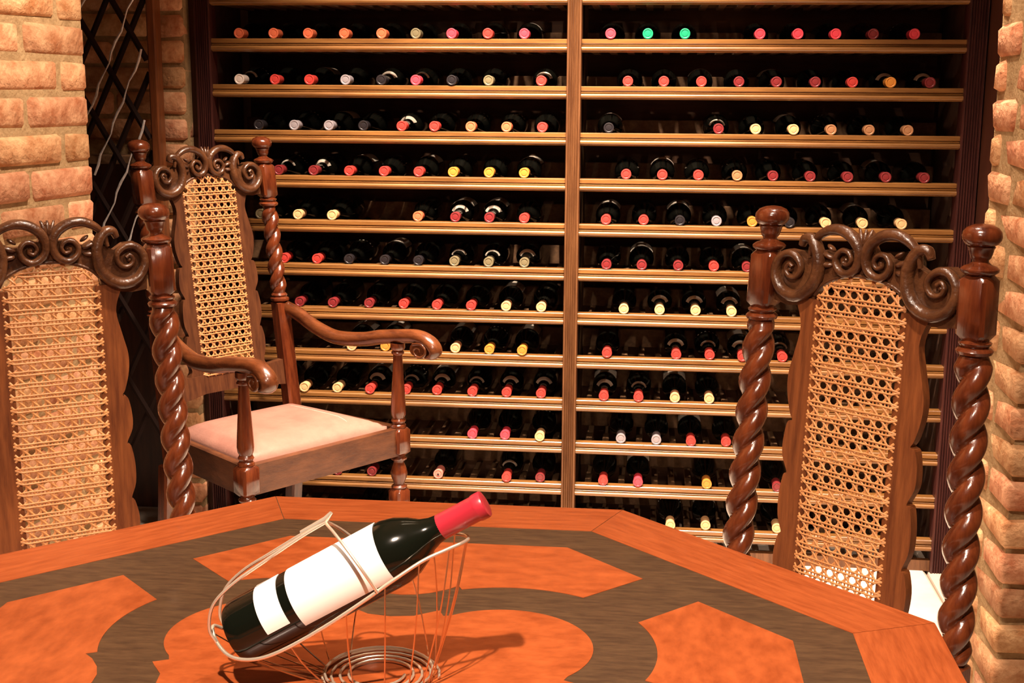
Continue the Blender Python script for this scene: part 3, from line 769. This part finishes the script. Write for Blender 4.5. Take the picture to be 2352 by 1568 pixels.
# pedestal
mb = MB(); mb.lathe([(.09, .10), (.10, .14), (.07, .20), (.055, .30), (.085, .42), (.095, .50), (.06, .58), (.10, .625), (.10, .632)], 28, (DX, DY)); mb.ob('pedestal', MT['chair'], tb, 50)
for i in range(4):
    a = math.pi/4+i*math.pi/2; d = Vector((math.cos(a), math.sin(a), 0))
    P = spline([(.06, .17), (.16, .16), (.26, .10), (.36, .045), (.42, .03)], 5)
    mb = MB(); mb.tube([(DX+d.x*p[0], DY+d.y*p[0], p[1]) for p in P], [.035-.0008*j for j in range(len(P))], 10); mb.ob('foot', MT['chair'], tb, 60)

# ------------------------------------------------------------------ bottle lying in the wire cradle
B0 = Vector((-.434, 1.325, TZ+.067)); ee_ = Vector((.864, .029, .502)).normalized()
ss = ee_.cross(Vector((0, 0, 1))).normalized(); nn = ss.cross(ee_)
def BL(l, s=0, n=0): return B0+ee_*l+ss*s+nn*n
Mb = Matrix(((ss.x, nn.x, ee_.x, B0.x), (ss.y, nn.y, ee_.y, B0.y), (ss.z, nn.z, ee_.z, B0.z), (0, 0, 0, 1)))
# matrix must be right handed: columns x=-ss so that x cross y = z
if Mb.to_3x3().determinant() < 0: Mb = Matrix(((-ss.x, nn.x, ee_.x, B0.x), (-ss.y, nn.y, ee_.y, B0.y), (-ss.z, nn.z, ee_.z, B0.z), (0, 0, 0, 1)))
bt = ob('wine_bottle', None); bt.matrix_world = Mb
tag(bt, 'dark red-wine bottle with blank white labels and red capsule, lying tilted in wire cradle', 'bottle')
mb = MB(); mb.lathe([(.012, -.006), (.030, -.014), (.035, -.014), (.0375, -.009), (.0382, 0), (.0382, .18), (.0375, .192), (.034, .206), (.027, .220), (.019, .232), (.0155, .242), (.0142, .252), (.0135, .262), (.0135, .300)], 48)
mb.ob('glass', mat('dark_bottle_glass', (.004, .005, .003), .11), bt, 60)
mb = MB(); mb.lathe([(.0142, .247), (.0144, .249), (.0144, .294), (.0152, .2955), (.0155, .298), (.0155, .3045), (.0148, .3065), (.0125, .3072), (.002, .3072)], 36)
mb.ob('capsule', mat('red_capsule', (.40, .022, .038), .28, coat=.3), bt, 50)
def wrap(l0, l1, r, mid, half, name):
    V = []; F = []; n = 30
    for i in range(n+1):
        a = mid+(i/n-.5)*2*half
        for rr_, l in ((r+.0006, l0), (r+.0006, l1), (r, l1), (r, l0)): V.append((rr_*math.cos(a), rr_*math.sin(a), l))
    for i in range(n):
        for k in range(4): F.append((i*4+k, i*4+(k+1) % 4, (i+1)*4+(k+1) % 4, (i+1)*4+k))
    F += [(0, 1, 2, 3), (n*4+3, n*4+2, n*4+1, n*4)]
    mb = MB(); mb.add(V, F); mb.ob(name, MT['label'], bt, 60)
# direction towards the camera-up in bottle coordinates
sx = 1 if (Mb.to_3x3() @ Vector((1, 0, 0))).dot(ss) > 0 else -1
midA = math.atan2(math.sin(.62), sx*math.cos(.62))
wrap(.072, .186, .0383, midA, 1.12, 'front_label'); wrap(.031, .060, .0383, midA-(.15 if sx < 0 else -.15), .95, 'vintage_label')
# cradle
ck = empty('wire_bottle_cradle', (-.295, 1.36, TZ)); tag(ck, 'silver wire cradle basket holding tilted wine bottle on table', 'bottle holder')
O = Vector((-.295, 1.36, TZ))
half_ = [(-.037, 0, .022), (-.034, .018, .008), (-.020, .036, -.010), (.008, .048, -.022), (.045, .053, -.026), (.10, .053, -.0245), (.15, .051, -.020), (.19, .046, -.016), (.225, .036, -.015), (.250, .026, -.019), (.266, .012, -.024)]
rim = half_+[(.270, 0, -.026)]+[(l, -s, n) for l, s, n in half_[:0:-1]]
R_ = spline(rim, 6, True)
mb = MB(); mb.tube([BL(*p)-O for p in R_], .0022, 8, closed=True); mb.ob('rim', MT['wire'], ck, 60)
# hoop over the bottle and the two tail wires to the base end
hp = [(.168, .051, -.019), (.168, .056, .01), (.162, .046, .036), (.152, .026, .056), (.142, .004, .064), (.138, -.018, .058), (.140, -.040, .036), (.145, -.053, .005), (.15, -.051, -.020)]
mb = MB(); mb.tube([BL(*p)-O for p in spline(hp, 6)], .0018, 8); mb.ob('hoop', MT['wire'], ck, 60)
for s in (-1, 1):
    tl = [(.142, .002*s, .066), (.110, .006*s, .0655), (.062, .013*s, .062), (.020, .020*s, .058), (-.012, .022*s, .048), (-.032, .020*s, .026), (-.034, .019*s, .008)]
    mb = MB(); mb.tube([BL(*p)-O for p in spline(tl, 6)], .0019, 8); mb.ob('handle_wire', MT['wire'], ck, 60)
mb = MB(); mb.tube([BL(.152, 0, .072)-O, BL(.142, 0, .068)-O, BL(.110, 0, .068)-O], [.0022, .0040, .0030], 8); mb.ob('handle_clasp', MT['wire'], ck, 60)
# spiral foot and ribs
pts = []
for i in range(24*4+1):
    a = 2*math.pi*i/24; r = .070-.010*i/24; pts.append((r*math.cos(a), r*math.sin(a), .0025+.0012*(i/96)))
mb = MB(); mb.tube(pts, .0017, 6); mb.ob('foot_spiral', MT['wire'], ck, 60)
mb = MB(); mb.tube([(.062*math.cos(a*math.pi/12), .062*math.sin(a*math.pi/12), .008) for a in range(24)], .0017, 6, closed=True); mb.ob('foot_ring', MT['wire'], ck, 60)
nr = 18
for i in range(nr):
    t = (i+.5)/nr*len(R_); p = BL(*R_[int(t) % len(R_)])-O
    a = math.atan2(p.y, p.x); q = Vector((.064*math.cos(a), .066*math.sin(a), .004))
    # the ribs bow outwards and hang under the bottle before meeting the foot
    mid1 = p.lerp(q, .45)+Vector((math.cos(a), math.sin(a), 0))*.004
    loc = (mid1+O-B0); l_ = loc.dot(ee_); rad = loc-ee_*l_
    if -.02 < l_ < .21 and rad.length < .0415: mid1 = mid1+rad.normalized()*(.0415-rad.length)
    mb = MB(); mb.tube(spline([tuple(p), tuple(mid1), tuple(q)], 6), .0009, 5); mb.ob('rib', MT['ribw'], ck, 60)

# ------------------------------------------------------------------ recessed ceiling lamps, with added fill lamps among them
POSN = ['recessed brass ceiling lamp above near table edge', 'middle one of three recessed ceiling lamps before the rack', 'recessed brass ceiling lamp near the right pier', 'added fill lamp in the ceiling near the left brick wall', 'added fill lamp for the chairs above the far right table corner', 'left one of three recessed ceiling lamps before the rack', 'right one of three recessed ceiling lamps before the rack', 'added fill lamp for the pier above the right cane chair']
for i, a in enumerate(LAMPS):
    r_ = empty('ceiling_lamp', (a[0][0], a[0][1], 2.56)); tag(r_, POSN[i], 'lamp', 'ceiling downlights')
    mb = MB(); n = 24; V = []; F = []
    for k in range(n):
        c, s = math.cos(2*math.pi*k/n), math.sin(2*math.pi*k/n)
        for rr2, z in ((.062, 0), (.062, -.008), (.052, -.012), (.046, -.002)): V.append((rr2*c, rr2*s, z))
    for k in range(n):
        for q in range(4): F.append((k*4+q, k*4+(q+1) % 4, ((k+1) % n)*4+(q+1) % 4, ((k+1) % n)*4+q))
    mb.add(V, F); mb.ob('trim_ring', MT['lamp'], r_, 40)
    mb = MB(); mb.lathe([(.044, -.004), (.044, -.001)], 24); mb.ob('lamp_glass', MT['glow'], r_)
